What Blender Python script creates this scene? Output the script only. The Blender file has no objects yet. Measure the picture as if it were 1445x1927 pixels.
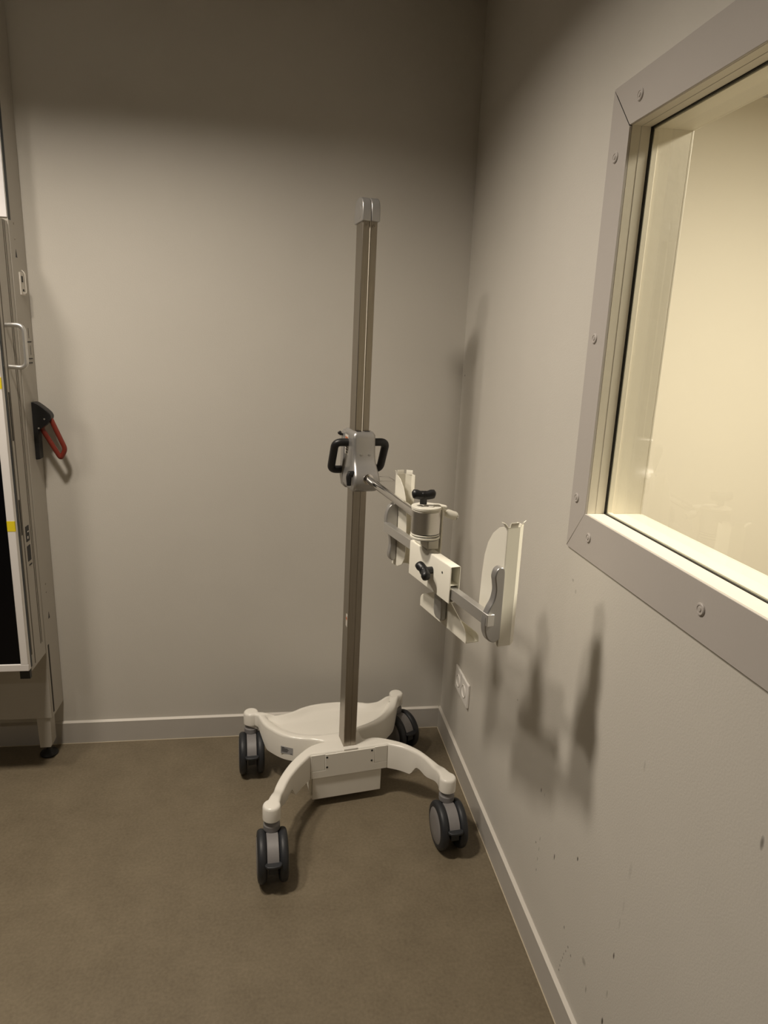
import bpy, bmesh, math, random
from mathutils import Vector, Matrix, geometry
C = bpy.context.scene.collection
scene = bpy.context.scene
R = math.radians

# ------------------------------------------------------------------ camera
S = .94
cam_d = bpy.data.cameras.new('camera'); cam = bpy.data.objects.new('camera', cam_d); C.objects.link(cam)
F_PX, YAW, PITCH, ROLL = 1272.6, .1544, .2463, .0409
cam_d.sensor_fit = 'VERTICAL'; cam_d.sensor_height = 24.0; cam_d.lens = F_PX / 1927 * 24.0
cam_d.clip_start = .05
fw = Vector((math.sin(YAW)*math.cos(PITCH), math.cos(YAW)*math.cos(PITCH), -math.sin(PITCH)))
rt = Vector((math.cos(YAW), -math.sin(YAW), 0)); up = rt.cross(fw)
r2 = rt*math.cos(ROLL) + up*math.sin(ROLL); u2 = up*math.cos(ROLL) - rt*math.sin(ROLL)
M = Matrix((r2, u2, -fw)).transposed().to_4x4(); M.translation = (-.6332*S, -2.3836*S, 1.5*S)
cam.matrix_world = M
scene.camera = cam

# ------------------------------------------------------------------ view, world, lights
vs = scene.view_settings
vs.view_transform = 'Standard'; vs.look = 'None'; vs.exposure = 0; vs.gamma = 1; vs.use_curve_mapping = False
w = bpy.data.worlds.new('world'); scene.world = w; w.use_nodes = True
w.node_tree.nodes['Background'].inputs[0].default_value = (.9, .8, .68, 1)
w.node_tree.nodes['Background'].inputs[1].default_value = .02

def area(name, loc, energy, col, size, spread=180, rot=(0,0,0), shape='DISK', size_y=None):
    d = bpy.data.lights.new(name, 'AREA'); d.energy = energy; d.color = col; d.shape = shape; d.size = size
    if size_y: d.size_y = size_y
    d.spread = R(spread)
    o = bpy.data.objects.new(name, d); C.objects.link(o); o.location = loc; o.rotation_euler = rot
    return o
LUM = [(-1.62, -.95), (-1.18, -.95), (-2.3, -2.9)]                # recessed luminaires: panel above a louvre opening in the ceiling; the last is an unseen fill, added for ambient light
CZ = 2.42; LD = .090; LSX, LSY = .19, .19; LOX, LOY = .36, .20
area('ceiling_or_fill_luminaire', (*LUM[0], CZ+LD), 15.5, (1, .895, .76), LSX, 180)
area('ceiling_or_fill_luminaire', (*LUM[1], CZ+LD), 27.5, (1, .895, .76), LSX, 180)
area('ceiling_or_fill_luminaire', (*LUM[2], CZ+LD), 13.0, (1, .90, .775), LSX, 180)  # added fill lamp out of view, lifts the ambient level
area('adjacent_room_light', (1.35, -1.30, 2.38), 84, (1, .90, .76), .5, 180)

# ------------------------------------------------------------------ materials
def mat(name, col, rough=.5, metal=0., var=0., vscale=20., bump=0., bscale=200., spec=.5, coat=0., stretch=None, aniso=0.):
    m = bpy.data.materials.new(name); m.use_nodes = True
    nt = m.node_tree; b = nt.nodes['Principled BSDF']
    b.inputs['Base Color'].default_value = (*col, 1); b.inputs['Roughness'].default_value = rough
    b.inputs['Metallic'].default_value = metal; b.inputs['Specular IOR Level'].default_value = spec
    b.inputs['Coat Weight'].default_value = coat
    if aniso: b.inputs['Anisotropic'].default_value = aniso
    tc = nt.nodes.new('ShaderNodeTexCoord'); mp = nt.nodes.new('ShaderNodeMapping')
    nt.links.new(tc.outputs['Object'], mp.inputs[0])
    if stretch: mp.inputs['Scale'].default_value = stretch
    if var:
        n = nt.nodes.new('ShaderNodeTexNoise'); n.inputs['Scale'].default_value = vscale; n.inputs['Detail'].default_value = 6
        nt.links.new(mp.outputs[0], n.inputs['Vector'])
        mx = nt.nodes.new('ShaderNodeMix'); mx.data_type = 'RGBA'
        mx.inputs[6].default_value = (*[c*(1-var) for c in col], 1); mx.inputs[7].default_value = (*[min(1, c*(1+var)) for c in col], 1)
        nt.links.new(n.outputs['Fac'], mx.inputs[0]); nt.links.new(mx.outputs[2], b.inputs['Base Color'])
    if bump:
        n2 = nt.nodes.new('ShaderNodeTexNoise'); n2.inputs['Scale'].default_value = bscale; n2.inputs['Detail'].default_value = 3
        nt.links.new(mp.outputs[0], n2.inputs['Vector'])
        bp = nt.nodes.new('ShaderNodeBump'); bp.inputs['Strength'].default_value = bump; bp.inputs['Distance'].default_value = .001
        nt.links.new(n2.outputs['Fac'], bp.inputs['Height']); nt.links.new(bp.outputs[0], b.inputs['Normal'])
    return m
mWall = mat('wall_paint', (.63, .60, .545), .62, var=.03, vscale=6, bump=.25, bscale=260, spec=.4)
mWallFar = mat('bounce_cut_wall_grey', (.34, .32, .30), .6, var=.03, vscale=6)  # for the unseen walls, darkened to cut bounced light
mTrim = mat('trim_paint', (.55, .52, .47), .45, var=.02, vscale=10)
mBase = mat('skirting_paint', (.52, .49, .45), .42, var=.04, vscale=14)
mBaseTopLit = mat('skirting_bevel_lit', (.66, .62, .56), .4)  # paler copy of the skirting paint, bevel highlight put into the colour
mSeal = mat('floor_sealant', (.55, .48, .36), .5)
mWinPlate = mat('window_plate_paint', (.49, .455, .425), .5, var=.02, vscale=8, bump=.1)
mReveal = mat('window_reveal_paint', (.80, .75, .64), .45, var=.03, vscale=12, bump=.2, bscale=90)
mDark = mat('dark_gap', (.02, .017, .013), .7)
mCream = mat('cream_paint', (.80, .75, .64), .6, var=.015, vscale=4)
mCeil = mat('ceiling_paint', (.50, .48, .45), .8)
mPlastic = mat('ivory_plastic', (.87, .84, .77), .22, var=.015, vscale=8, coat=.25)
mPaint = mat('ivory_sheet_metal', (.86, .83, .73), .38, var=.01, vscale=20)
mSteel = mat('brushed_steel', (.36, .325, .275), .34, 1., var=.22, vscale=9, bump=.1, bscale=60, stretch=(60, 60, 1.2))
mAlu = mat('anodised_aluminium', (.72, .71, .69), .33, .82, var=.03, vscale=40, bump=.05, bscale=400)
mCast = mat('silver_cast_paint', (.43, .42, .41), .34, .65, var=.03, vscale=50)
mChrome = mat('chrome', (.72, .71, .70), .08, 1.)
mBlack = mat('black_plastic', (.012, .012, .013), .42)
mRubber = mat('grey_black_rubber', (.022, .024, .028), .5, var=.1, vscale=60)
mGrey = mat('grey_plastic', (.23, .22, .22), .45, var=.05, vscale=60)
mRed = mat('red_plastic', (.19, .025, .014), .4)
mYellow = mat('yellow_tape', (.85, .68, .02), .5)
mCab = mat('cabinet_grey_paint', (.46, .43, .38), .45, var=.02, vscale=15, bump=.15, bscale=350)
mCabWhite = mat('cabinet_white_frame', (.82, .79, .77), .35)
mCabPanel = mat('cabinet_white_panel', (.84, .82, .84), .45)
mGlassBlack = mat('black_glass', (.003, .003, .004), .25, spec=.18)
mNavy = mat('navy_gasket', (.010, .019, .028), .4)
mLabel = mat('grey_label', (.36, .36, .37), .5)
mWhiteLabel = mat('white_label', (.72, .68, .62), .5)
mInk = mat('black_ink', (.02, .02, .02), .6)
mOrange = mat('orange_ink', (.6, .16, .05), .6)
mCord = mat('pale_cord', (.75, .70, .60), .5)
mHousing = mat('dark_housing', (.06, .06, .06), .7)
mGroove = mat('groove_brown', (.10, .085, .065), .7)
mDrum = mat('brushed_drum', (.74, .72, .68), .38, 1., var=.06, vscale=30, bump=.06, bscale=50, stretch=(1, 1, 30))
mBarGrey = mat('grey_bar', (.36, .35, .33), .42, .5)
mSocket = mat('socket_plastic', (.86, .83, .79), .3)

# floor: brown-beige linoleum with fine mottling
mFloor = bpy.data.materials.new('linoleum'); mFloor.use_nodes = True
nt = mFloor.node_tree; b = nt.nodes['Principled BSDF']
tc = nt.nodes.new('ShaderNodeTexCoord')
n1 = nt.nodes.new('ShaderNodeTexNoise'); n1.inputs['Scale'].default_value = 9; n1.inputs['Detail'].default_value = 9; n1.inputs['Roughness'].default_value = .7
n2 = nt.nodes.new('ShaderNodeTexNoise'); n2.inputs['Scale'].default_value = 130; n2.inputs['Detail'].default_value = 4
cr = nt.nodes.new('ShaderNodeValToRGB')
cr.color_ramp.elements[0].position = .32; cr.color_ramp.elements[0].color = (.142, .114, .075, 1)
cr.color_ramp.elements[1].position = .68; cr.color_ramp.elements[1].color = (.215, .177, .120, 1)
mx = nt.nodes.new('ShaderNodeMix'); mx.data_type = 'FLOAT'; mx.inputs[0].default_value = .45
nt.links.new(tc.outputs['Object'], n1.inputs['Vector']); nt.links.new(tc.outputs['Object'], n2.inputs['Vector'])
nt.links.new(n1.outputs['Fac'], mx.inputs[2]); nt.links.new(n2.outputs['Fac'], mx.inputs[3])
nt.links.new(mx.outputs[0], cr.inputs[0]); nt.links.new(cr.outputs[0], b.inputs['Base Color'])
b.inputs['Roughness'].default_value = .48; b.inputs['Specular IOR Level'].default_value = .35
bp = nt.nodes.new('ShaderNodeBump'); bp.inputs['Strength'].default_value = .15; bp.inputs['Distance'].default_value = .001
nt.links.new(n2.outputs['Fac'], bp.inputs['Height']); nt.links.new(bp.outputs[0], b.inputs['Normal'])

# glass: thin pane
mGlass = bpy.data.materials.new('window_glass'); mGlass.use_nodes = True
nt = mGlass.node_tree; nt.nodes.clear()
out = nt.nodes.new('ShaderNodeOutputMaterial'); tr = nt.nodes.new('ShaderNodeBsdfTransparent'); gl = nt.nodes.new('ShaderNodeBsdfGlossy')
tr.inputs[0].default_value = (.97, .98, .95, 1); gl.inputs['Roughness'].default_value = .01
lw = nt.nodes.new('ShaderNodeLayerWeight'); lw.inputs[0].default_value = .5; ms = nt.nodes.new('ShaderNodeMixShader')
pw = nt.nodes.new('ShaderNodeMath'); pw.operation = 'POWER'; pw.inputs[1].default_value = 5
ad = nt.nodes.new('ShaderNodeMath'); ad.operation = 'MULTIPLY_ADD'; ad.inputs[1].default_value = .96; ad.inputs[2].default_value = .04
nt.links.new(lw.outputs['Facing'], pw.inputs[0]); nt.links.new(pw.outputs[0], ad.inputs[0]); nt.links.new(ad.outputs[0], ms.inputs[0]); nt.links.new(tr.outputs[0], ms.inputs[1]); nt.links.new(gl.outputs[0], ms.inputs[2]); nt.links.new(ms.outputs[0], out.inputs[0])

# right wall: the same paint, with the scuffs it carries
mWallR = mWall.copy(); mWallR.name = 'scuffed_wall_paint'
nt = mWallR.node_tree; b = nt.nodes['Principled BSDF']
src = b.inputs['Base Color'].links[0].from_socket
geo = nt.nodes.new('ShaderNodeTexCoord'); sep = nt.nodes.new('ShaderNodeSeparateXYZ'); nt.links.new(geo.outputs['Object'], sep.inputs[0])
def mnode(op, a, bb=None):
    n = nt.nodes.new('ShaderNodeMath'); n.operation = op
    for i, v in enumerate((a, bb)):
        if v is None: continue
        if isinstance(v, (int, float)): n.inputs[i].default_value = v
        else: nt.links.new(v, n.inputs[i])
    return n.outputs[0]
total = None
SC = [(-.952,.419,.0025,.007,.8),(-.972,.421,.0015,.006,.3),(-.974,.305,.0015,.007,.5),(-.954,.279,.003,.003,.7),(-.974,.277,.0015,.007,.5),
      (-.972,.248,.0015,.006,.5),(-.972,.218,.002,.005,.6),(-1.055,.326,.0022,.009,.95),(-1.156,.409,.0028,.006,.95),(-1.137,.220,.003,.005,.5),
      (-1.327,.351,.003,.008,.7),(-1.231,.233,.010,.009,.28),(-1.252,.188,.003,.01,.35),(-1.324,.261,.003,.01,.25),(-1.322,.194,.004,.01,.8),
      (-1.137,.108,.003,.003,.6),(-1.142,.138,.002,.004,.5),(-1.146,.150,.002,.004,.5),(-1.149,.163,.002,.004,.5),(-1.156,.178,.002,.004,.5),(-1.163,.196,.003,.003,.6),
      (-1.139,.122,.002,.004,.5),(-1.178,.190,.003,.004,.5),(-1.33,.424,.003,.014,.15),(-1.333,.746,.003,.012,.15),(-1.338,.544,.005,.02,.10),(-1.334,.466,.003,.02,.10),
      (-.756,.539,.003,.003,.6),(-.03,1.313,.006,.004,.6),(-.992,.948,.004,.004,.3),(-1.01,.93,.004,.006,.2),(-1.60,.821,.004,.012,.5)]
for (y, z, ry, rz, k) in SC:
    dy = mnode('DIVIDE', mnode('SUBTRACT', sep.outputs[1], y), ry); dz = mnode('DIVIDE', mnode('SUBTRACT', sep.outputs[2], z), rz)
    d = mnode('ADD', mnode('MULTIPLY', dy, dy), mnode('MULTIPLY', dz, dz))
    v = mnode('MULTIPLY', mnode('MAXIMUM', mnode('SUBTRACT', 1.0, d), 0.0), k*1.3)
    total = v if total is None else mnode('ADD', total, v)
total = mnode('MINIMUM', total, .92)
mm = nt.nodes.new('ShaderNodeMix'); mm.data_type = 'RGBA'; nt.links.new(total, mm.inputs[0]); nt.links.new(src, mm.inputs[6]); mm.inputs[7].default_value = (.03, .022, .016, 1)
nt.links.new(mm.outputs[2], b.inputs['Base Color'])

# ------------------------------------------------------------------ helpers
ID = Matrix.Identity(4)
def obj(name, bm, m, parent=None, bevel=0, segs=2, smooth=35, **props):
    me = bpy.data.meshes.new(name)
    bmesh.ops.recalc_face_normals(bm, faces=bm.faces[:])
    for f in bm.faces: f.smooth = True
    bm.to_mesh(me); bm.free()
    me.set_sharp_from_angle(angle=R(smooth))
    for x in (m if isinstance(m, (list, tuple)) else [m]): me.materials.append(x)
    o = bpy.data.objects.new(name, me); C.objects.link(o)
    if parent: o.parent = parent
    if bevel:
        md = o.modifiers.new('bevel', 'BEVEL'); md.width = bevel; md.segments = segs; md.limit_method = 'ANGLE'; md.angle_limit = R(40)
        md.harden_normals = False
    for k, v in props.items(): o[k] = v
    return o
def thing(name, label, cat, loc=(0,0,0), rotz=0, group=None, kind=None):
    o = bpy.data.objects.new(name, None); C.objects.link(o); o.location = loc; o.rotation_euler = (0,0,rotz)
    o.empty_display_size = .1
    if label: o['label'] = label
    if cat: o['category'] = cat
    if group: o['group'] = group
    if kind: o['kind'] = kind
    return o
def BM(): return bmesh.new()
def box(bm, x0, x1, y0, y1, z0, z1, mx=ID, mi=0):
    vs_ = [bm.verts.new(mx @ Vector(p)) for p in [(x0,y0,z0),(x1,y0,z0),(x1,y1,z0),(x0,y1,z0),(x0,y0,z1),(x1,y0,z1),(x1,y1,z1),(x0,y1,z1)]]
    for f in [(0,3,2,1),(4,5,6,7),(0,1,5,4),(1,2,6,5),(2,3,7,6),(3,0,4,7)]:
        bm.faces.new([vs_[i] for i in f]).material_index = mi
    return bm
def prism(bm, pts, h0, h1, plane='xy', mx=ID, mi=0, mi_cap=None):
    """closed polygon pts extruded from h0 to h1 along the axis left out of plane"""
    def P(a, b_, h):
        return mx @ Vector({'xy': (a,b_,h), 'xz': (a,h,b_), 'yz': (h,a,b_)}[plane])
    lo = [bm.verts.new(P(a,b_,h0)) for a, b_ in pts]; hi = [bm.verts.new(P(a,b_,h1)) for a, b_ in pts]
    n = len(pts)
    for i in range(n):
        j = (i+1) % n; bm.faces.new((lo[i], lo[j], hi[j], hi[i])).material_index = mi
    c = mi if mi_cap is None else mi_cap
    bm.faces.new(lo[::-1]).material_index = c; bm.faces.new(hi).material_index = c
    return bm
def frame_dir(d):
    d = Vector(d).normalized(); a = Vector((0,0,1)) if abs(d.z) < .9 else Vector((1,0,0))
    u = d.cross(a).normalized(); return u, d.cross(u).normalized(), d
def tube(bm, pts, r, seg=12, mx=ID, closed=False, mi=0):
    pts = [Vector(p) for p in pts]; n = len(pts); rings = []; u = None
    for i, p in enumerate(pts):
        if closed: t = (pts[(i+1) % n] - pts[i-1])
        else: t = pts[min(i+1, n-1)] - pts[max(i-1, 0)]
        t.normalize()
        if u is None: u, v, _ = frame_dir(t)
        else:
            u = (u - t*u.dot(t)).normalized(); v = t.cross(u)
        rr = r[i] if isinstance(r, (list, tuple)) else r
        rings.append([bm.verts.new(mx @ (p + (u*math.cos(a) + v*math.sin(a))*rr)) for a in [2*math.pi*k/seg for k in range(seg)]])
    for i in range(n if closed else n-1):
        A, B = rings[i], rings[(i+1) % n]
        for k in range(seg): bm.faces.new((A[k], A[(k+1) % seg], B[(k+1) % seg], B[k])).material_index = mi
    if not closed:
        bm.faces.new(rings[0][::-1]).material_index = mi; bm.faces.new(rings[-1]).material_index = mi
    return bm
def lathe(bm, prof, p0, axis=(0,0,1), seg=32, mx=ID, mis=None):
    """prof = [(distance along the axis, radius)...]"""
    u, v, d = frame_dir(axis); p0 = Vector(p0); rings = []
    for h, r in prof:
        if r < 1e-6: rings.append([bm.verts.new(mx @ (p0 + d*h))])
        else: rings.append([bm.verts.new(mx @ (p0 + d*h + (u*math.cos(a)+v*math.sin(a))*r)) for a in [2*math.pi*k/seg for k in range(seg)]])
    for i in range(len(rings)-1):
        A, B = rings[i], rings[i+1]; mi = mis[i] if mis else 0
        for k in range(seg):
            k2 = (k+1) % seg
            if len(A) == 1 and len(B) == 1: continue
            if len(A) == 1: f = (A[0], B[k2], B[k])
            elif len(B) == 1: f = (A[k], A[k2], B[0])
            else: f = (A[k], A[k2], B[k2], B[k])
            bm.faces.new(f).material_index = mi
    for e, ring in ((0, rings[0]), (1, rings[-1])):
        if len(ring) > 1: bm.faces.new(ring[::-1] if e == 0 else ring).material_index = (mis[0 if e == 0 else -1] if mis else 0)
    return bm
def catmull(pts, n=9):
    out = []
    for i in range(len(pts)-1):
        p0 = pts[max(i-1,0)]; p1 = pts[i]; p2 = pts[i+1]; p3 = pts[min(i+2, len(pts)-1)]
        for k in range(n):
            t = k/n; out.append(tuple(.5*((2*p1[j]) + (-p0[j]+p2[j])*t + (2*p0[j]-5*p1[j]+4*p2[j]-p3[j])*t*t + (-p0[j]+3*p1[j]-3*p2[j]+p3[j])*t**3) for j in range(len(p1))))
    out.append(tuple(pts[-1])); return out
def fillet(pts, r, n=6, closed=False):
    """round the corners of a 3D polyline"""
    P = [Vector(p) for p in pts]; out = []
    N = len(P)
    for i in range(N):
        if not closed and i in (0, N-1): out.append(P[i]); continue
        a, b_, c = P[i-1], P[i], P[(i+1) % N]
        d1 = (a-b_); d2 = (c-b_); rr = min(r, d1.length*.48, d2.length*.48)
        s = b_ + d1.normalized()*rr; e = b_ + d2.normalized()*rr
        for k in range(n+1):
            t = k/n; out.append(s*(1-t)**2 + b_*2*t*(1-t) + e*t*t)
    return out

# ------------------------------------------------------------------ the room
H = CZ; X0, Y0 = -5.2, -6.2
WY0, WY1, WZ0, WZ1 = -3.0, -1.020, 1.097, 1.789     # the window opening in the right wall
TW = .115
def struct(name, bm, m, parent=None, **k):
    o = obj(name, bm, m, parent, **k)
    if not parent: o['kind'] = 'structure'
    return o
struct('floor', box(BM(), X0-.1, TW, Y0-.1, .1, -.1, 0), mFloor)
bm = BM()
def strip(ya, yb, lxs):
    xs = [X0-.1] + [v for lx in sorted(lxs) for v in (lx-LOX/2, lx+LOX/2)] + [TW]
    for i in range(0, len(xs), 2): box(bm, xs[i], xs[i+1], ya, yb, H, H+.004)
strip(Y0-.1, LUM[2][1]-LOY/2, []); strip(LUM[2][1]-LOY/2, LUM[2][1]+LOY/2, [LUM[2][0]])
strip(LUM[2][1]+LOY/2, LUM[0][1]-LOY/2, []); strip(LUM[0][1]-LOY/2, LUM[0][1]+LOY/2, [LUM[0][0], LUM[1][0]])
strip(LUM[0][1]+LOY/2, .1, [])
struct('ceiling', bm, mCeil)
for k, (lx, ly) in enumerate(LUM):
    bm = BM(); w_, d_ = LOX/2+.03, LOY/2+.06
    for a_ in ((-w_, -w_+.004, -d_, d_), (w_-.004, w_, -d_, d_), (-w_, w_, -d_, -d_+.004), (-w_, w_, d_-.004, d_)):
        box(bm, lx+a_[0], lx+a_[1], ly+a_[2], ly+a_[3], H+.0042, H+LD+.03)
    box(bm, lx-w_, lx+w_, ly-d_, ly+d_, H+LD+.026, H+LD+.03)
    o = obj('recessed_ceiling_or_fill_light', bm, mHousing)
    o['label'] = ['dark recessed ceiling light housing above the cabinet', 'dark recessed ceiling light housing above the stand arm', 'dark housing of an added, unseen fill light at the rear of the room'][k]; o['category'] = 'ceiling light'
struct('wall_back', box(BM(), X0, 0, 0, .1, 0, H), mWall)
struct('wall_left', box(BM(), X0-.1, X0, Y0, .1, 0, H), mWallFar)
struct('wall_front', box(BM(), X0-.1, TW, Y0-.1, Y0, 0, H), mWallFar)
bm = BM()
g = .005
ys = [Y0, WY0-g, WY1+g, .1]; zs = [0, WZ0-g, WZ1+g, H]
grid = {}
for xi, x in enumerate((0, TW)):
    for i, y in enumerate(ys):
        for j, z in enumerate(zs): grid[xi,i,j] = bm.verts.new((x,y,z))
for i in range(3):
    for j in range(3):
        if (i, j) == (1, 1): continue
        for xi in (0, 1): bm.faces.new([grid[xi,a,c] for a, c in ((i,j),(i+1,j),(i+1,j+1),(i,j+1))])
for a, c in (((1,1),(2,1)),((2,1),(2,2)),((2,2),(1,2)),((1,2),(1,1))): bm.faces.new((grid[0,a[0],a[1]], grid[0,c[0],c[1]], grid[1,c[0],c[1]], grid[1,a[0],a[1]]))
for i in range(3):
    for j in (0, 3): bm.faces.new((grid[0,i,j], grid[0,i+1,j], grid[1,i+1,j], grid[1,i,j]))
for j in range(3):
    for i in (0, 3): bm.faces.new((grid[0,i,j], grid[0,i,j+1], grid[1,i,j+1], grid[1,i,j]))
struct('wall_right', bm, mWallR, smooth=20)

# skirting boards: flat board, bevelled top edge with its highlight painted in, thin bead of sealant at the floor
T_, HB = .0092, .0806
def skirting(name, a, b_, axis):
    # profile (distance from the wall, height)
    prof = [(0, 0), (T_, 0), (T_, HB-.001), (.001, HB+.004), (0, HB+.004)]
    bm = BM(); rings = []
    for s in (a, b_):
        rings.append([bm.verts.new((s, -d, z) if axis == 'x' else (-d, s, z)) for d, z in prof])
    n = len(prof)
    for i in range(n):
        j = (i+1) % n; bm.faces.new((rings[0][i], rings[0][j], rings[1][j], rings[1][i])).material_index = 1 if i == 2 else 0
    bm.faces.new(rings[0]); bm.faces.new(rings[1][::-1])
    o = struct(name, bm, [mBase, mBaseTopLit], smooth=10)
    bm = BM()
    if axis == 'x': box(bm, a, b_, -T_-.0022, -T_+.001, 0, .0018)
    else: box(bm, -T_-.0022, -T_+.001, a, b_, 0, .0018)
    obj('sealant_bead', bm, mSeal, o)
skirting('baseboard_back', X0, -T_, 'x')
skirting('baseboard_right', Y0, 0, 'y')

# ---- window in the right wall
win = thing('window_1', None, None, (0, 0, 0), kind='structure')
OY1, OZ0, OZ1 = -.952, 1.012, 1.866; PT = .005
OY0 = WY0 - .07
def plate(pts): return prism(BM(), pts, -PT, -.0002, 'yz')
gp = .0006
fr_l = obj('frame_plate', plate([(OY1, OZ0+gp), (WY1, WZ0+gp), (WY1, WZ1-.0018), (OY1+.006, OZ1-.0018)]), mWinPlate, win, bevel=.0006, segs=1)
fr_b = obj('frame_plate', plate([(OY0, OZ0), (OY1-.001, OZ0), (WY1, WZ0), (WY0, WZ0)]), mWinPlate, win, bevel=.0006, segs=1)
fr_t = obj('frame_plate', plate([(WY0, WZ1), (WY1, WZ1), (OY1+.006, OZ1), (OY0, OZ1)]), mWinPlate, win, bevel=.0006, segs=1)
fr_r = obj('frame_plate', plate([(OY0, OZ0+gp), (OY0, OZ1-gp), (WY0, WZ1-gp), (WY0, WZ0+gp)]), mWinPlate, win, bevel=.0006, segs=1)
obj('mitre_gap', prism(BM(), [(OY1+.004, OZ1-.004), (WY1+.001, WZ1+.0002), (WY1+.001, WZ1-.0016), (OY1+.004, OZ1-.0062)], -PT+.0003, -.0001, 'yz'), mDark, win)
def screw_cap(par, y, z):
    bm = BM(); lathe(bm, [(0, .0098), (.0016, .0096), (.0028, .0084), (.0028, .0060), (.0020, .0057), (.0020, .0038), (.0032, .0034), (.0034, 0)], (-PT, y, z), (-1,0,0), 20)
    obj('screw_cap', bm, mWinPlate, par)
for y, z in ((-.980,1.747), (-.978,1.432), (-.978,1.120)): screw_cap(fr_l, y, z)
for y, z in ((-1.049,1.056), (-1.417,1.059), (-1.80,1.059), (-2.2,1.059), (-2.6,1.059)): screw_cap(fr_b, y, z)
for y, z in ((-1.048,1.827), (-1.42,1.827), (-1.8,1.827), (-2.2,1.827)): screw_cap(fr_t, y, z)
def ring4(bm, x0, x1, t, y0=WY0, y1=WY1, z0=WZ0, z1=WZ1, mi=0):
    box(bm, x0, x1, y0, y1, z0-t, z0, mi=mi); box(bm, x0, x1, y0, y1, z1, z1+t, mi=mi)
    box(bm, x0, x1, y1, y1+t, z0-t, z1+t, mi=mi); box(bm, x0, x1, y0-t, y0, z0-t, z1+t, mi=mi)
obj('near_reveal', (lambda b_: (ring4(b_, 0, .0355, .0046), b_)[1])(BM()), mReveal, win, bevel=.0005, segs=1)
# groove line along the near reveal
bm = BM()
for (a, c) in ((.0170, .0178),):
    box(bm, a, c, WY0, WY1-.0003, WZ1-.0004, WZ1+.0002); box(bm, a, c, WY1-.0004, WY1+.0002, WZ0, WZ1)
obj('reveal_groove', bm, mTrim, win)
obj('gasket', (lambda b_: (ring4(b_, .0355, .0405, .0046), ring4(b_, .0362, .0398, .001, WY0+.0012, WY1-.0012, WZ0+.0012, WZ1-.0012), b_)[2])(BM()), mDark, win)
obj('far_reveal', (lambda b_: (ring4(b_, .0405, .112, .0046), ring4(b_, .0405, .0500, .0035, WY0+.0035, WY1-.0035, WZ0+.0035, WZ1-.0035), b_)[2])(BM()), mReveal, win, bevel=.0005, segs=1)
obj('far_edge_trim', (lambda b_: (ring4(b_, .112, .1165, .05), b_)[1])(BM()), mReveal, win, bevel=.0008)
obj('glass_pane', box(BM(), .0378, .0382, WY0+.001, WY1-.001, WZ0+.001, WZ1-.001), mGlass, win)

# ---- adjacent room seen through the glass
struct('wall_beyond_back', box(BM(), TW, 3.2, .55, .65, 0, H), mCream)
struct('wall_beyond_right', box(BM(), 3.2, 3.3, -4, .65, 0, H), mCream)
struct('wall_beyond_front', box(BM(), TW, 3.2, -4.1, -4.0, 0, H), mCream)
struct('wall_beyond_left', box(BM(), TW-.1, TW, .1, .65, 0, H), mCream)
struct('floor_beyond', box(BM(), TW, 3.2, -4, .65, -.1, 0), mFloor)
struct('ceiling_beyond', box(BM(), TW, 3.2, -4, .65, H, H+.1), mCeil)

# ---- double socket outlet low on the right wall
so = thing('double_socket_outlet', 'white double socket outlet low on the right wall, beside the corner', 'socket', (0, -.2775, .319))
bm = prism(BM(), [(-.076,-.041),(.076,-.041),(.076,.041),(-.076,.041)], -.009, -.0003, 'yz')
obj('cover_plate', bm, mSocket, so, bevel=.003, segs=3)
for sy in (-.0355, .0355):
    bm = BM(); lathe(bm, [(0, .0215), (.0022, .0215), (.0022, .0195), (-.0010, .0185), (-.0010, 0)], (-.0088, sy, 0), (-1,0,0), 32)
    r_ = obj('socket_recess', bm, mSocket, so)
    bm = BM()
    for dy in (-.0095, .0095): lathe(bm, [(0, .0026), (.0004, .0026)], (-.0078, sy+dy, 0), (-1,0,0), 12)
    obj('pin_hole', bm, mInk, r_)
obj('centre_seam', box(BM(), -.0094, -.0088, -.0004, .0004, -.041, .041), mGrey, so)

# ------------------------------------------------------------------ the mobile stand
HD = R(9)
stand = thing('mobile_stand', 'tall white wheeled detector stand with a steel column and side arm, beside the corner', 'medical stand', (-.390, -.362, 0), HD)
RootM = Matrix.Translation((-.390, -.362, 0)) @ Matrix.Rotation(HD, 4, 'Z')
CAPS = {'fl': (-.274, -.259), 'fr': (.2315, -.2645), 'rl': (-.2737, .2215), 'rr': (.2366, .228)}
def arc(c, a0, a1, r=.0245, n=16): return [(c[0]+r*math.cos(R(a0+(a1-a0)*k/n)), c[1]+r*math.sin(R(a0+(a1-a0)*k/n))) for k in range(n+1)]
runs = []
runs += catmull([(-.07,.015), (-.12,.0), (-.171,-.044), (-.212,-.096), (-.246,-.155), (-.264,-.200), (-.279,-.232)])[:-1]
runs += arc(CAPS['fl'], 107, 375)
runs += catmull([(-.2465,-.240), (-.233,-.199), (-.204,-.141), (-.166,-.09), (-.126,-.048)])
runs += catmull([(.118,-.048), (.16,-.078), (.195,-.125), (.210,-.175), (.2125,-.238)])
runs += arc(CAPS['fr'], 150, 410)
runs += catmull([(.2425,-.225), (.239,-.195), (.226,-.152), (.205,-.099), (.169,-.051), (.122,-.015), (.086,.001), (.054,-.001)])
runs += catmull([(.048,.046), (.084,.058), (.13,.079), (.164,.104), (.203,.145), (.228,.185), (.240,.205)])[:-1]
runs += arc(CAPS['rr'], -70, 205)
runs += catmull([(.209,.2155), (.192,.216), (.159,.209), (.126,.208), (.097,.221), (.036,.237), (-.017,.243), (-.068,.240), (-.106,.229), (-.135,.215), (-.18,.203), (-.213,.207), (-.246,.213)])[1:-1]
runs += arc(CAPS['rl'], -20, 295)
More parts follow.
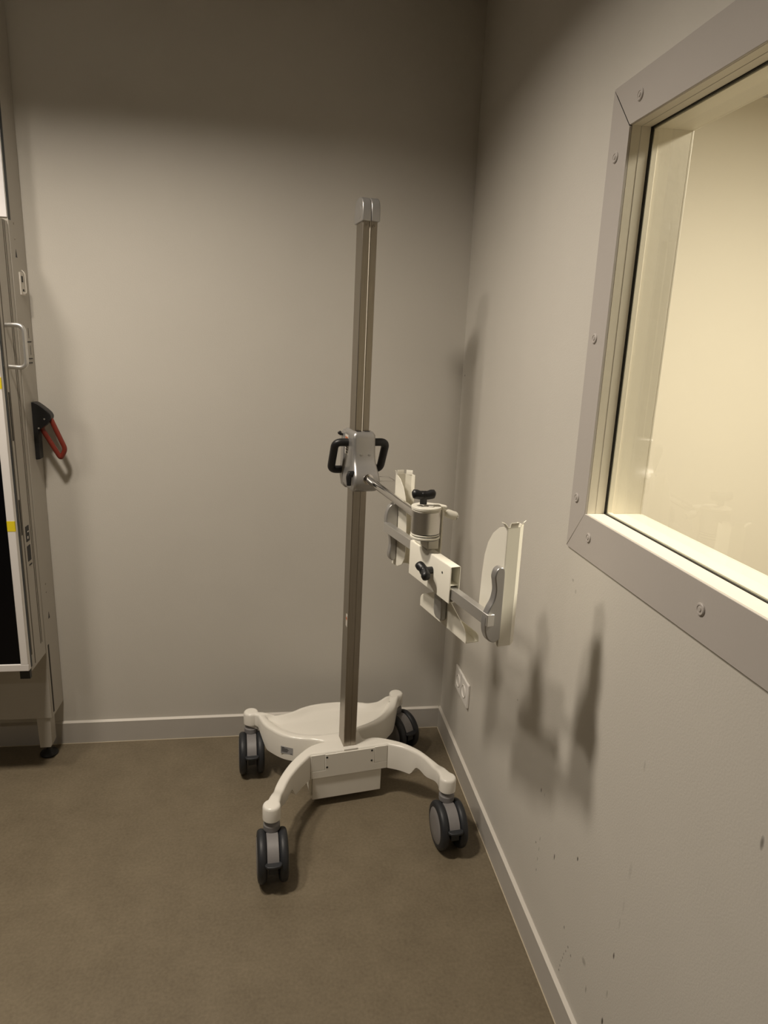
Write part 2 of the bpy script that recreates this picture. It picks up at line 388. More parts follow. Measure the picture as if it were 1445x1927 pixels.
runs += catmull([(-.255,.190), (-.246,.165), (-.225,.124), (-.191,.078), (-.147,.049), (-.105,.033), (-.07,.015)])[:-1]
outer = [runs[0]]
for p in runs[1:]:
    if (Vector(p)-Vector(outer[-1])).length > .0012: outer.append(p)
dish = catmull([(-.062,.046), (-.085,.052), (-.12,.061), (-.165,.087), (-.194,.117), (-.218,.160), (-.230,.190), (-.213,.198), (-.18,.191), (-.135,.203), (-.100,.218), (-.068,.229), (-.017,.232), (.036,.226), (.09,.211), (.126,.197), (.159,.198), (.190,.204), (.207,.195), (.181,.148), (.141,.108), (.097,.083), (.053,.066), (.040,.052)], 3)
def capd(p): return min((Vector(p)-Vector(c)).length for c in CAPS.values())
def sm(a, b_, x): t = max(0, min(1, (x-a)/(b_-a))); return t*t*(3-2*t)
def ztop(p): return .190 + .0135*(1 - sm(.03, .085, capd(p)))
def zbot(p):
    d = capd(p); front = p[1] < .02
    if front: return .162 - .028*sm(.03, .115, d) + .006*sm(.115, .145, d) - .035*sm(.150, .178, d)
    return .162 - .057*sm(.03, .10, d)
bm = BM()
def dish_off(pts, k):      # shrink towards the inside
    n = len(pts); out = []
    for i in range(n):
        t = Vector(pts[(i+1) % n]) - Vector(pts[i-1]); nrm = Vector((-t.y, t.x)).normalized()
        out.append((pts[i][0]-nrm.x*k*-1*SGN, pts[i][1]-nrm.y*k*-1*SGN))
    return out
def area2(p): return sum(p[i-1][0]*p[i][1]-p[i][0]*p[i-1][1] for i in range(len(p)))/2
SGN = 1 if area2(outer) > 0 else -1
eb = .007                                             # rounded top edge
L0 = [bm.verts.new((*p, zbot(p))) for p in outer]
ringsV = [L0]
for (ins, dz) in ((0, -.0075), (.0018, -.0028), (.0045, -.0006), (.0085, 0)):
    op = dish_off(outer, ins) if ins else outer
    ringsV.append([bm.verts.new((*q, ztop(p)+dz)) for p, q in zip(outer, op)])
n = len(outer)
for A, B in zip(ringsV[:-1], ringsV[1:]):
    for i in range(n): bm.faces.new((A[i], A[(i+1) % n], B[(i+1) % n], B[i]))
inner_pts = [(v.co.x, v.co.y) for v in ringsV[-1]]
SGN_D = 1 if area2(dish) > 0 else -1
SGN = SGN_D
dl = [bm.verts.new((*p, ztop(p))) for p in dish]
prev = dl
for ins, z in ((.004, -.0025), (.011, -.010), (.020, -.0145), (.028, -.0155)):
    op = dish_off(dish, ins)
    cur = [bm.verts.new((*q, min(ztop(p), .192)+z)) for p, q in zip(dish, op)]
    for i in range(len(dish)): bm.faces.new((prev[i], prev[(i+1) % len(dish)], cur[(i+1) % len(dish)], cur[i]))
    prev = cur
tri = geometry.tessellate_polygon([[Vector((v.co.x, v.co.y, 0)) for v in ringsV[-1]], [Vector((v.co.x, v.co.y, 0)) for v in dl]])
allv = ringsV[-1] + dl
for t in tri:
    try: bm.faces.new([allv[i] for i in t])
    except ValueError: pass
tri = geometry.tessellate_polygon([[Vector((v.co.x, v.co.y, 0)) for v in prev]])
for t in tri:
    try: bm.faces.new([prev[i] for i in t])
    except ValueError: pass
tri = geometry.tessellate_polygon([[Vector((v.co.x, v.co.y, 0)) for v in L0]])
for t in tri:
    try: bm.faces.new([L0[i] for i in t])
    except ValueError: pass
base = obj('wheeled_base', bm, mPlastic, stand, smooth=50)
# front access panel of three pieces with four screws
py = -.0482
fp = obj('front_panel', prism(BM(), [(-.1255,.106),(.1175,.106),(.1175,.1305),(.0755,.1305),(.0755,.184),(-.0805,.184),(-.0805,.1305),(-.1255,.1305)], py-.0022, py+.003, 'xz'), mPlastic, base, bevel=.0006, segs=1)
obj('corner_panel', prism(BM(), [(-.1255,.1315),(-.0815,.1315),(-.0815,.186),(-.1255,.186)], py-.0020, py+.003, 'xz'), mPlastic, base, bevel=.0006, segs=1)
obj('corner_panel', prism(BM(), [(.0765,.1315),(.1175,.1315),(.1175,.186),(.0765,.186)], py-.0020, py+.003, 'xz'), mPlastic, base, bevel=.0006, segs=1)
for x, z in ((-.0755,.174), (-.075,.140), (.067,.176), (.067,.141)):
    bm = BM(); lathe(bm, [(0, .0034), (.0006, .0032), (.0006, 0)], (x, py-.0021, z), (0,-1,0), 14); obj('panel_screw', bm, mInk, base)
# label on the left flank of the rear wing
a = Vector((-.147, .049, 0)); c = Vector((-.191, .078, 0)); d = (a-c).normalized(); nn = Vector((d.y, -d.x, 0))
LM2 = Matrix((d, Vector((0,0,1)), nn)).transposed().to_4x4(); LM2.translation = Vector((-.178, .070, .138)) + nn*.0012
bm = BM(); box(bm, -.021, .021, -.0125, .0125, -.0005, .0012, LM2)
for k, (x0, x1, z) in enumerate([(-.018,-.008,.009),(-.018,.003,.0055),(-.018,.007,.002),(-.018,.004,-.0015),(-.018,.002,-.005),(.012,.018,-.0095)]):
    box(bm, x0, x1, z-.0009, z+.0009, .0012, .0014, LM2, 1)
obj('type_label', bm, [mLabel, mInk], base, label='grey rating label with black lines')
# battery box under the deck
bx = BM(); box(bx, -.119, .1015, -.0455, .06, .028, .104)
obj('battery_box', bx, mPlastic, stand, bevel=.002)
obj('battery_tray', box(BM(), -.123, -.1192, -.040, .055, .040, .104), mPaint, stand, bevel=.0008)

def caster(c, heading):
    """heading: direction (local degrees, 0 = towards the viewer) the wheels trail to"""
    h = R(heading); MM = Matrix.Translation((c[0], c[1], 0)) @ Matrix.Rotation(h, 4, 'Z')
    bm = BM(); lathe(bm, [(.128, .019), (.130, .0225), (.146, .0225), (.1475, .020), (.152, .0195), (.1535, .016), (.166, .016)], (0,0,0), (0,0,1), 28, MM)
    # shield that arches over the gap between the wheels
    wc = (-.029, .0675); prof = []
    for k in range(15):
        a = R(20 + 70*k/14); prof.append((wc[0]-.0635*math.cos(a), wc[1]+.0635*math.sin(a)))
    inner_ = []
    for k in range(15):
        a = R(90 - 70*k/14); inner_.append((wc[0]-.045*math.cos(a), wc[1]+.045*math.sin(a)))
    prism(bm, prof + [(wc[0]+.02, wc[1]+.060), (wc[0]+.035, wc[1]+.066), (wc[0]+.044, wc[1]+.03), (wc[0]+.01, wc[1]-.01)] + inner_, -.0155, .0155, 'yz', MM)
    lathe(bm, [(-.0, .0165), (.030, .0165)], (0, .0, .105), (0,0,1), 20, MM)
    fk = obj('caster', bm, mGrey, stand, bevel=.0015)
    for s in (-1, 1):
        bm = BM(); hw = .0125; cx = s*.0275
        prof = [(-hw, .0), (-hw, .040), (-hw+.0012, .0415), (-hw+.0014, .058), (-hw+.003, .0630), (-hw+.007, .0664), (-.002, .0675), (.003, .0675), (hw-.005, .0660), (hw-.0015, .0625), (hw, .057), (hw+.0005, .052), (hw-.0008, .0505), (hw-.0004, .049), (hw+.0015, .046), (hw+.0022, .02), (hw+.0022, 0)]
        mis = [0]*11 + [0] + [1]*4
        lathe(bm, prof, (cx, wc[0], wc[1]), (s,0,0), 48, MM, mis)
        obj('wheel', bm, [mRubber, mGrey], fk)
    bm = BM()
    pts = [(-.021,0),(-.020,-.010),(-.014,-.018),(0,-.0205),(.014,-.018),(.020,-.010),(.021,0)]
    pts = [(x*1.1, y*.9) for x, y in pts]
    prism(bm, [(x, y-.086) for x, y in pts] + [(.014,-.074), (-.014,-.074)], .0850, .0925, 'xy', MM)
    box(bm, -.012, .012, -.092, -.055, .060, .0855, MM)
    obj('brake_pedal', bm, mRubber, fk, bevel=.002)
caster(CAPS['fl'], -5); caster(CAPS['fr'], -4); caster(CAPS['rl'], -5); caster(CAPS['rr'], 20)

# ---- column: steel profile with a shallow groove, leaning very slightly
def lean(x, y, z): return (x + .0078*(z-.19), y, z)
hx, y0, y1 = .0198, -.031, .031
sec = [(-hx,y1-.002),(-hx,y0+.0015),(-hx+.0015,y0),(-.0026,y0),(-.0022,y0+.0014),(.0022,y0+.0014),(.0026,y0),(hx-.0015,y0),(hx,y0+.0015),(hx,y1-.002),(hx-.002,y1),(-hx+.002,y1)]
bm = BM(); rings = []
for z in (.15, .5, 1.0, 1.4, 1.712): rings.append([bm.verts.new(lean(x, y, z)) for x, y in sec])
for A, B in zip(rings[:-1], rings[1:]):
    for i in range(len(sec)): bm.faces.new((A[i], A[(i+1) % len(sec)], B[(i+1) % len(sec)], B[i]))
bm.faces.new(rings[0][::-1]); bm.faces.new(rings[-1])
col_o = obj('column', bm, mSteel, stand, smooth=20)
bm = BM(); tube(bm, [lean(0, y0-.0005, z) for z in (1.15, 1.3, 1.5, 1.715)], .0013, 8)
obj('lift_cord', bm, mCord, col_o)
for x in (-.0105, .0105):
    bm = BM(); p = lean(x, y0, 1.697); lathe(bm, [(0, .0048), (.001, .0048), (.0012, .0022), (.0004, .0018), (.0004, 0)], p, (0,-1,0), 16); obj('column_screw', bm, mSteel, col_o)
bm = BM(); box(bm, -hx-.0006, -hx+.0002, -.021, -.006, .585, .623)
bmx = bm
for v in bmx.verts: v.co = Vector(lean(*v.co))
box(bmx, -hx+.0022, -hx+.0027, -.019, -.009, .606, .614, mi=1)
obj('warning_label', bmx, [mWhiteLabel, mOrange], col_o, label='small white label on the column flank')
obj('base_collar', box(BM(), -.0225, .0225, -.0475, -.0315, .1865, .1915), mPlastic, base, bevel=.001)
# cap with an arched side outline
cx = .0118
arch = [(-.041, 1.707), (-.041, 1.730), (-.0385, 1.748), (-.031, 1.759), (-.019, 1.7655), (0, 1.768), (.020, 1.7655), (.032, 1.758), (.039, 1.746), (.041, 1.730), (.041, 1.707)]
bm = BM(); prism(bm, arch, cx-.0235, cx-.0004, 'yz'); prism(bm, arch, cx+.0004, cx+.0235, 'yz')
cap = obj('column_cap', bm, mCast, stand, bevel=.0025, segs=3)
bm = BM(); lathe(bm, [(0, .021), (.0008, .020), (.0008, 0)], (cx-.0233, -.003, 1.732), (-1,0,0), 28)
obj('cap_boss', bm, mCast, cap)

# ---- carriage that slides on the column
kx = .009
def rrect(x0, x1, y0_, y1_, r, z, n=5):
    out = []
    for (cx_, cy_, a0) in ((x1-r, y1_-r, 0), (x0+r, y1_-r, 90), (x0+r, y0_+r, 180), (x1-r, y0_+r, 270)):
        for k in range(n+1):
            a = R(a0 + 90*k/n); out.append((cx_+r*math.cos(a), cy_+r*math.sin(a), z))
    return out
def loft(bm, secs, mi=0):
    rr = [[bm.verts.new(p) for p in s] for s in secs]
    for A, B in zip(rr[:-1], rr[1:]):
        for i in range(len(A)): bm.faces.new((A[i], A[(i+1) % len(A)], B[(i+1) % len(A)], B[i])).material_index = mi
    bm.faces.new(rr[0][::-1]); bm.faces.new(rr[-1]); return bm
prof = [ # z, half width, front y, back y
 (1.006, .030, -.058, .050), (1.008, .034, -.072, .055), (1.016, .0365, -.086, .057), (1.028, .0375, -.094, .058), (1.044, .0375, -.095, .058), (1.058, .036, -.090, .058), (1.072, .0340, -.077, .058),
 (1.086, .033, -.066, .058), (1.102, .0325, -.060, .058), (1.125, .0325, -.057, .058), (1.150, .0325, -.056, .058), (1.160, .032, -.0545, .056), (1.167, .0285, -.050, .052), (1.169, .026, -.047, .048)]
bm = BM(); loft(bm, [rrect(kx-hw, kx+hw, f, b_, .010, z) for z, hw, f, b_ in prof])
car = obj('carriage', bm, mCast, stand, smooth=60)
bm = BM(); loft(bm, [rrect(kx-hw, kx+hw, .030, .066, .006, z) for z, hw in ((.999, .030), (1.004, .0345), (1.03, .0395), (1.10, .0375), (1.155, .0365), (1.163, .031))])
obj('carriage_rear_shell', bm, mCast, car, smooth=60)
for x in (kx-.011, kx+.013):
    bm = BM(); lathe(bm, [(0, .0040), (.0012, .0040), (.0018, .002), (.0018, 0)], (x, -.0588, 1.108), (0,-1,0), 14); obj('carriage_screw', bm, mCast, car)
for x in (kx-.013, kx+.011):
    obj('guide_pad', box(BM(), x-.007, x+.007, -.044, -.030, 1.168, 1.1705), mBlack, car, bevel=.001)
# marked label on the left flank
bm = BM(); box(bm, kx-.0332, kx-.0300, -.004, .030, 1.098, 1.154)
for (ya, yb, za, zb, mi) in ((-.001,.011,1.130,1.148,2), (.014,.027,1.130,1.148,2), (.000,.026,1.118,1.121,1), (.000,.022,1.111,1.114,1), (.000,.018,1.103,1.106,1)):
    box(bm, kx-.0336, kx-.0331, ya, yb, za, zb, mi=mi)
obj('carriage_label', bm, [mWhiteLabel, mInk, mOrange], car, label='white label with orange symbols and black lines')
# two black tube handles
for s in (-1, 1):
    top = Vector((.014+s*.074, .0, 1.134)); bot = Vector((.014+s*.074, .05, 1.048))
    pts = fillet([(kx+s*.020, .0, 1.134), top, bot, (kx+s*.020, .05, 1.048)], .018, 7)
    bm = BM(); tube(bm, pts, .0112, 16); obj('grab_handle', bm, mBlack, car, smooth=60)
# clamping lever, small knob and wire hook
bm = BM(); tube(bm, [(kx-.024,-.074,1.058), (kx-.049,-.074,1.058)], .0088, 16); tube(bm, fillet([(kx-.042,-.074,1.060), (kx-.047,-.074,1.052), (kx-.046,-.074,1.026)], .006), [.0080]*8+[.0062], 12)
obj('clamping_lever', bm, mBlack, car, bevel=.001)
bm = BM(); tube(bm, [(kx-.036,.045,1.150), (kx-.046,.045,1.151)], .0035, 10); lathe(bm, [(0,.0045),(.003,.006),(.007,.005)], (kx-.044,.045,1.152), (-.6,0,.8), 12)
obj('release_knob', bm, mBlack, car)
bm = BM(); tube(bm, fillet([(kx+.030,.0,1.0345), (kx+.092,.0,1.033), (kx+.112,.0,1.021), (kx+.030,.0,1.020)], .004, 4), .0014, 8)
obj('wire_hook', bm, mChrome, car)

# ---- chrome arm reaching forward
arm = (.012, 1.046)
bm = BM(); lathe(bm, [(0, .0145), (.004, .0145), (.0055, .0125), (.0056, .0100), (.44, .0100)], (arm[0], -.092, arm[1]), (0,-1,0), 28)
armo = obj('support_arm', bm, mChrome, stand, smooth=40)
# swivel joint frame: t runs along the crossbar (away from the column), n across it
TH = R(14)
N_ = Vector((math.cos(TH), math.sin(TH), 0)); Tt = Vector((math.sin(TH), -math.cos(TH), 0))
GM = Matrix((Tt, N_, Vector((0,0,1)))).transposed().to_4x4(); GM.translation = (-.294, -.889, 0)
G = RootM.inverted() @ GM          # coordinates (t, n, z) -> stand-local
bm = BM(); lathe(bm, [(1.023, .0299), (1.0235, .0306), (1.0705, .0306), (1.071, .0299)], (0,-.0012,0), (0,0,1), 48, G)
sw = obj('swivel_joint', bm, mDrum, stand, smooth=40)
for z0, z1, r in ((1.0745, 1.080, .0318), (1.0712, 1.0735, .0308), (1.0185, 1.0215, .0308), (1.012, 1.0165, .0318)):
    bm = BM(); lathe(bm, [(z0, r-.0006), (z0+.0006, r), (z1-.0006, r), (z1, r-.0006)], (0,-.0012,0), (0,0,1), 48, G); obj('joint_disc', bm, mPaint, sw, smooth=30)
bm = BM(); lathe(bm, [(1.010, .029), (1.075, .029)], (0,0,0), (0,0,1), 32, G); obj('joint_core', bm, mBlack, sw)
def star_knob(bm, c, axis, side, MX, size=.024):
    """two-lobed wing knob: hub along axis, lobes along side"""
    ax = Vector(axis).normalized(); sd = Vector(side).normalized(); c = Vector(c)
    lathe(bm, [(0,.0075),(.010,.0075),(.014,.0095),(.024,.0095),(.026,.007)], c, ax, 20, MX)
    for s in (-1, 1):
        base_ = c + ax*.0165
        pts = [base_ + sd*s*k*size + ax*(h) for k, h in ((.05, .002), (.35, .0022), (.68, .0042), (.92, .0050), (1.04, .0046))]
        tube(bm, pts, [.0098, .0094, .0102, .0094, .0045], 16, MX)
bm = BM(); star_knob(bm, (-.002, -.008, 1.084), (0,0,1), (.25, 1, 0), G, .024)
kn = obj('wing_knob', bm, mBlack, sw, smooth=60)
bm = BM(); tube(bm, [(-.002,-.008,1.078), (-.002,-.008,1.086)], .0045, 12, G); obj('threaded_stud', bm, mChrome, kn)
bm = BM(); lathe(bm, [(1.0802, .0062), (1.083, .0062)], (.010, .004, 0), (0,0,1), 12, G); obj('joint_screw', bm, mChrome, sw)
# lever with a short white grip
bm = BM(); prism(bm, [(-.030,.008),(-.018,.028),(-.002,.036),(.004,.046),(-.008,.050),(-.026,.042),(-.036,.024)], 1.0735, 1.0765, 'xy', G)
tube(bm, [(-.004,.036,1.074), (.0,.044,1.066), (.0,.050,1.060)], .004, 10, G)
lv = obj('release_lever', bm, mPaint, sw, bevel=.0008)
bm = BM(); lathe(bm, [(0,.0050),(.0015,.0082),(.004,.0090),(.022,.0095),(.026,.0080)], (.0, .044, 1.063), (.40,.88,-.32), 24, G); obj('lever_grip', bm, mPaint, lv, smooth=40)
bm = BM(); lathe(bm, [(0,.0062),(.0022,.0060),(.0040,.003),(.0044,0)], (.0103, .0666, 1.0548), (.40,.88,-.32), 16, G); obj('grip_screw', bm, mChrome, lv)
# block and slotted strap below the joint
hb_ = obj('hanger_block', box(BM(), -.060, .008, .003, .030, .9842, 1.0122, G), mPaint, stand, bevel=.003)
bm = BM(); box(bm, -.028, .009, .0325, .036, .945, 1.071, G); st = obj('hanger_strap', bm, mPaint, stand, bevel=.0008)
for z in (1.055, 1.038, 1.018, .999):
    bm = BM(); lathe(bm, [(0,.0042),(.0008,.0042),(.0009,.0026),(.0003,.0024),(.0003,0)], (-.0030, .0325, z), (0,-1,0), 16, G); obj('strap_screw', bm, mInk, st)

# ---- crossbar housing (folded sheet) with two sliding bars
ta, tb = -.074, .121
bm = BM(); prism(bm, [(0,.906),(0,.9805),(.0010,.9830),(.0035,.984),(.0195,.984),(.0217,.9830),(.0225,.9805),(.0225,.906),(.0205,.906),(.0205,.982),(.002,.982),(.002,.906)], ta, tb, 'yz', G)
hs = obj('crossbar_housing', bm, mPaint, stand, bevel=.0007)
bm = BM(); box(bm, ta+.002, tb-.004, .002, .0204, .9425, .9445, G); box(bm, ta+.002, tb-.004, .002, .0204, .9065, .908, G); obj('slot_divider', bm, mPaint, hs)
bm = BM(); box(bm, ta+.001, ta+.003, .002, .0204, .91, .957, G); obj('end_closure', bm, mPaint, hs)
bm = BM(); lathe(bm, [(0,.0026),(.0003,.0026)], (.086, 0, .961), (0,-1,0), 14, G); obj('set_screw_hole', bm, mInk, hs)
bm = BM(); star_knob(bm, (.040, .0, .951), (0,-1,0), (1,0,-.42), G, .022)
obj('wing_knob', bm, mBlack, hs, smooth=60)
bm = BM(); box(bm, -.237, .060, -.0005+.003, .0185, .9595, .9815, G); obj('sliding_bar', bm, mAlu, stand, bevel=.0008, label='silver bar sliding out of the far end of the housing')
bm = BM(); box(bm, -.02, .262, .004, .0185, .9150, .9380, G); obj('sliding_bar', bm, mAlu, stand, bevel=.0008, label='silver bar sliding out of the near end of the housing')

def side_bracket(s, t0):
    """folded edge holder: flat wing, web, slanted lip; s=+1 near end, -1 far end. wing at n=.040"""
    z0, z1 = .866, 1.098; th = .0016
    # wing outline in (t, z), in the plane n = .040
    w_ = [(0,z0),(0,z1-.001),(-.010,z1-.002),(-.028,z1-.008),(-.048,z1-.024),(-.062,z1-.045),(-.071,z1-.072),(-.0755,z1-.11),(-.078,z0+.060),(-.074,z0+.035),(-.060,z0+.016),(-.035,z0+.004)]
    bm = BM(); prism(bm, [(t0+s*t, z) for t, z in w_], .0385, .0401, 'xz', G)
    wg = obj('panel_bracket', bm, mPaint, stand, bevel=.0004, segs=1, label='near ivory panel bracket' if s > 0 else 'far ivory panel bracket')
    # web and slanted lip: outline in (t, n)
    path = [(0,.0385),(0,.0650),(-.010,.0785),(-.030,.0785)] ; off = [(-.0016,.0385),(-.0016,.0644),(-.0108,.0769),(-.030,.0769)]
    bm = BM(); prism(bm, [(t0+s*t, n_) for t, n_ in path] + [(t0+s*t, n_) for t, n_ in off[::-1]], z0, z1-.001, 'xy', G)
    obj('bracket_web', bm, mPaint, wg)
    # bent tabs along the top edge
    def tab(a, b_, out_, lean_=.005):
        bm = BM()
        if s < 0: lean_ *= .35
        a = Vector((*a, 0)); b_ = Vector((*b_, 0)); o_ = Vector((*out_, 0))
        r0 = [(a+o_*0), (b_+o_*0)]
        prev_ = None; lev = [(0,0),(.2,.005),(.6,.009),(1.0,.011)]
        A_ = []
        for k, h in lev:
            q = [a + o_*lean_*k, b_ + o_*lean_*k]
            A_.append([Vector((t0+s*p.x, p.y, z1-.003+h)) for p in q])
        th_ = Vector((s*o_.x, o_.y, 0))*-.0014
        F = [[bm.verts.new(G @ p) for p in row] for row in A_]; Bk = [[bm.verts.new(G @ (p+th_)) for p in row] for row in A_]
        for i in range(3):
            bm.faces.new((F[i][0],F[i][1],F[i+1][1],F[i+1][0])); bm.faces.new((Bk[i][0],Bk[i+1][0],Bk[i+1][1],Bk[i][1]))
            for j in (0,1): bm.faces.new((F[i][j],Bk[i][j],Bk[i+1][j],F[i+1][j]))
        bm.faces.new((F[3][0],F[3][1],Bk[3][1],Bk[3][0])); bm.faces.new((F[0][0],F[0][1],Bk[0][1],Bk[0][0]))
        obj('top_tab', bm, mPaint, wg)
    tab((-.011,.0385), (-.001,.0385), (.35,-1), .009); tab((0,.0435), (0,.0600), (1,0), .004); tab((-.001,.0665), (-.012,.0785), (.9,.45), .006)
side_bracket(1, .250); side_bracket(-1, -.258)

def grip(t0, t1, flip):
    zc = .955 if flip else 0
    pr = catmull([(.0375,.885),(.026,.879),(.012,.886),(.004,.905),(.0035,.930),(.010,.948),(.0175,.962),(.0205,.980),(.0185,.996),(.0165,1.008),(.020,1.020),(.028,1.025),(.0362,1.020),(.0375,1.000)], 4)
    pts = [((.0375-(.0375-n_)*.86 if flip else n_), (2*.9535 - z if flip else z)) for n_, z in pr]
    bm = BM(); prism(bm, pts, t0, t1, 'yz', G)
    return obj('end_grip', bm, mCast, stand, bevel=.005, segs=4, smooth=60)
grip(.2405, .2570, False); grip(-.2490, -.2320, True)

# ---- bottom tray on its own silver bar
bm = BM(); tb_ = [(.011,.905),(.011,.852),(.015,.840),(.024,.835),(.045,.835),(.0475,.839),(.0475,.905)]
prism(bm, tb_, .0235, .037, 'xz', G); lb = obj('lower_bar', bm, mBarGrey, stand, bevel=.003, segs=3)
wt = catmull([(-.084,.821),(-.0845,.838),(-.076,.850),(-.050,.862),(-.012,.880),(.0,.890)], 4) + [(.0,.93),(.05,.93)] + catmull([(.050,.888),(.064,.880),(.090,.867),(.112,.856),(.1265,.845),(.133,.830),(.133,.821)], 4)
bm = BM(); prism(bm, wt, .0385, .0401, 'xz', G); ty = obj('bottom_tray', bm, mPaint, stand, bevel=.0004, segs=1)
bm = BM(); box(bm, -.084, .133, .0385, .0685, .8200, .8216, G)
prism(bm, [(-.084,.8200),(.133,.8200)] + [(.1335,.828),(.131,.834),(.125,.837)] + [(-.078,.837),(-.083,.834)], .0670, .0686, 'xz', G)
obj('tray_floor', bm, mPaint, ty)

# ------------------------------------------------------------------ wall stand cabinet on the left
cab = thing('detector_cabinet', 'tall grey cabinet with a black glass front panel, at the left edge', 'medical cabinet', (-1.34, -.06, 0))
CM = Matrix.Translation((1.34, .06, 0))          # world coordinates -> cabinet-local
XR, XL, YF = -1.340, -2.06, -.118
bm = BM(); box(bm, XL, XR, YF, -.0025, .166, 2.33, CM); cb = obj('cabinet_body', bm, mCab, cab, bevel=.002)
bm = BM()
for y in (-.104,): box(bm, XR-.001, XR+.0006, y, y+.010, .18, .42, CM)
obj('side_slot', bm, mDark, cb)
for x0 in (-1.392, XL+.012):
    bm = BM(); prism(bm, [(x0,.175),(x0+.042,.175),(x0+.0415,.066),(x0+.037,.055),(x0+.003,.055)], -.112, -.068, 'xz', CM)
    lg = obj('leg', bm, mCab, cab, bevel=.001)
    bm = BM(); lathe(bm, [(0,.0280),(.006,.0290),(.012,.024),(.018,.012),(.022,.008),(.040,.006),(.062,.006)], (x0+.013, -.063, 0), (0,0,1), 28, CM)
    obj('foot_pad', bm, mBlack, lg)
# white front above the moving panel, with its dark gap
obj('upper_front', box(BM(), XL+.02, XR-.0012, YF-.004, YF, 1.70, 2.12, CM), mCabPanel, cb, bevel=.001)
obj('front_gap', box(BM(), XR-.001, XR+.0007, YF+.001, YF+.017, 1.695, 2.12, CM), mNavy, cb)
# protruding panel box
PF, PB, PZ0, PZ1 = -.272, -.124, .404, 1.690
bm = BM(); box(bm, XL, XR, PF+.022, PB, PZ0, PZ1, CM); pn = obj('panel_housing', bm, mCab, cab, bevel=.0015)
bm = BM()
for (a, c, z0, z1, d) in ((.0300, .0345, PZ0+.05, PZ1, .0), (.052, .0555, PZ0+.012, PZ1, 0), (.110, .1125, PZ0+.05, PZ1, 0), (.121, .1232, PZ0+.05, PZ1, 0)):
    box(bm, XR-.001, XR+.0007, PF+a, PF+c+.001, z0, z1, CM)
obj('side_groove', bm, mGroove, pn)
obj('navy_gasket', box(BM(), XL+.002, XR+.0006, PF+.0195, PF+.0285, PZ0+.015, PZ1, CM), mNavy, pn)
for z0, z1 in ((1.10, 1.235), (.825, .93)):
    obj('finger_slot', box(BM(), XR-.001, XR+.0009, PF+.041, PF+.048, z0, z1, CM), mDark, pn)
# white frame and black glass
fz0 = PZ0+.012; fw_ = .0215
bm = BM(); box(bm, XL-.01, XR, PF, PF+.019, fz0, fz0+fw_, CM); box(bm, XR-fw_, XR, PF, PF+.019, fz0+fw_, PZ1, CM); box(bm, XL-.01, XL+fw_, PF, PF+.019, fz0+fw_, PZ1, CM)
wf = obj('front_frame', bm, mCabWhite, cab, bevel=.0012)
obj('black_front_glass', box(BM(), XL+fw_, XR-fw_, PF+.005, PF+.017, fz0+fw_, PZ1, CM), mGlassBlack, cab)
for z in (.864, 1.262):
    bm = BM(); box(bm, XR-fw_+.0005, XR+.0004, PF-.0005, PF+.0001, z-.0150, z+.0150, CM); box(bm, XR, XR+.0005, PF-.0005, PF+.004, z-.0150, z+.0150, CM)
    obj('yellow_marker', bm, mYellow, wf)
obj('frame_corner_block', box(BM(), XR-.030, XR-.002, PF+.010, PF+.024, PZ0-.018, PZ0+.011, CM), mBlack, pn)
# silver D handle on the side
bm = BM(); tube(bm, [Vector(p) + Vector((1.34, .06, 0)) for p in fillet([(XR, -.206, 1.414), (XR+.046, -.206, 1.416), (XR+.046, -.206, 1.300), (XR, -.206, 1.303)], .022, 8)], .0062, 16)
obj('side_handle', bm, mAlu, pn, smooth=60)
# dark icon windows low on the side
bm = BM()
for z0, z1 in ((.795, .842), (.735, .782)): box(bm, XR-.001, XR+.0009, PF+.072, PF+.098, z0, z1, CM, 0)
box(bm, XR, XR+.0012, PF+.080, PF+.088, .803, .811, CM, 1); box(bm, XR, XR+.0012, PF+.084, PF+.094, .822, .826, CM, 1)
box(bm, XR-.001, XR+.0009, PF+.078, PF+.100, .720, .724, CM, 0)
obj('icon_label', bm, [mInk, mWhiteLabel], pn)
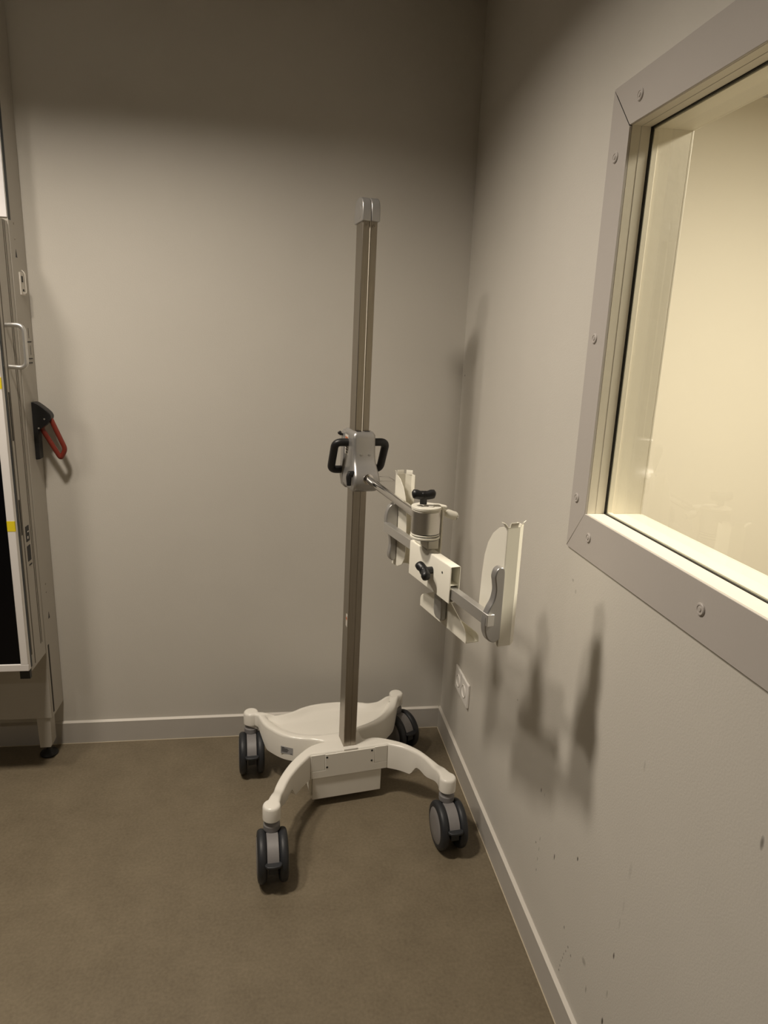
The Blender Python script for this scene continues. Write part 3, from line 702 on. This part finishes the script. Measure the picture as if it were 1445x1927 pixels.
# screws, stickers on the cabinet flank
for y, z in ((-.080,1.690), (-.080,1.650), (-.077,.620), (-.077,.592)):
    bm = BM(); lathe(bm, [(0,.0035),(.0012,.0030),(.0013,0)], (XR, y, z), (1,0,0), 12, CM); obj('flank_screw', bm, mSteel, cb)
for (y, z0, z1) in ((-.080,1.600,1.622), (-.070,.500,.522)):
    bm = BM(); prism(bm, [(y-.006, z0), (y+.006, z0), (y, z1)], XR-.0005, XR+.0006, 'yz', CM); obj('warning_symbol', bm, mInk, cb)
bm = BM()
for (za, zb) in ((1.370, 1.420), (1.322, 1.366)):
    box(bm, XR-.0005, XR+.0006, -.064, -.016, za, zb, CM, 0)
for (ya, yb, za, zb) in ((-.062,-.020,1.3665,1.3695), (-.062,-.020,1.318,1.3205), (-.040,-.037,1.378,1.408), (-.034,-.031,1.33,1.358), (-.05,-.042,1.305,1.309), (-.036,-.024,1.305,1.309)):
    box(bm, XR, XR+.0009, ya, yb, za, zb, CM, 1)
obj('type_label', bm, [mCab, mInk], cb, label='pale type labels with dark print')
# white clip with a clear tag
bm = BM(); box(bm, XR, XR+.004, -.075, -.045, 1.500, 1.562, CM); tube(bm, [Vector(p) + Vector((1.34,.06,0)) for p in fillet([(XR+.004,-.06,1.505),(XR+.012,-.06,1.505),(XR+.012,-.06,1.560),(XR+.004,-.06,1.568)], .006)], .0018, 8)
cl = obj('cable_clip', bm, mWhiteLabel, cab, bevel=.001)
bm = BM(); box(bm, XR+.0038, XR+.0045, -.068, -.056, 1.535, 1.552, CM); box(bm, XR+.0038, XR+.0045, -.064, -.052, 1.510, 1.516, CM); obj('clip_print', bm, mInk, cl)
# black mount with a red hinged grip
yy = -.05
bm = BM(); prism(bm, catmull([(XR,1.192),(XR+.012,1.192),(XR+.034,1.176),(XR+.050,1.160),(XR+.052,1.145),(XR+.040,1.128),(XR+.014,1.108)], 4)[:-1] + [(XR+.014,1.108),(XR+.013,1.020),(XR,1.018)], yy-.016, yy+.016, 'xz', CM)
mt = obj('compression_mount', bm, mBlack, cab, bevel=.002)
for x, z in ((XR+.034,1.143), (XR+.016,1.115)):
    bm = BM(); lathe(bm, [(0,.0028),(.0012,.0024),(.0013,0)], (x, yy-.016, z), (0,-1,0), 12, CM); obj('mount_rivet', bm, mAlu, mt)
bm = BM()
outl = fillet([(XR+.018,yy,1.116),(XR+.046,yy,1.146),(XR+.083,yy,1.050),(XR+.068,yy,1.020)], .010, 5, closed=True)
tube(bm, [Vector(p) + Vector((1.34,.06,0)) for p in outl], .0072, 12, closed=True)
obj('red_grip', bm, mRed, mt, smooth=60)
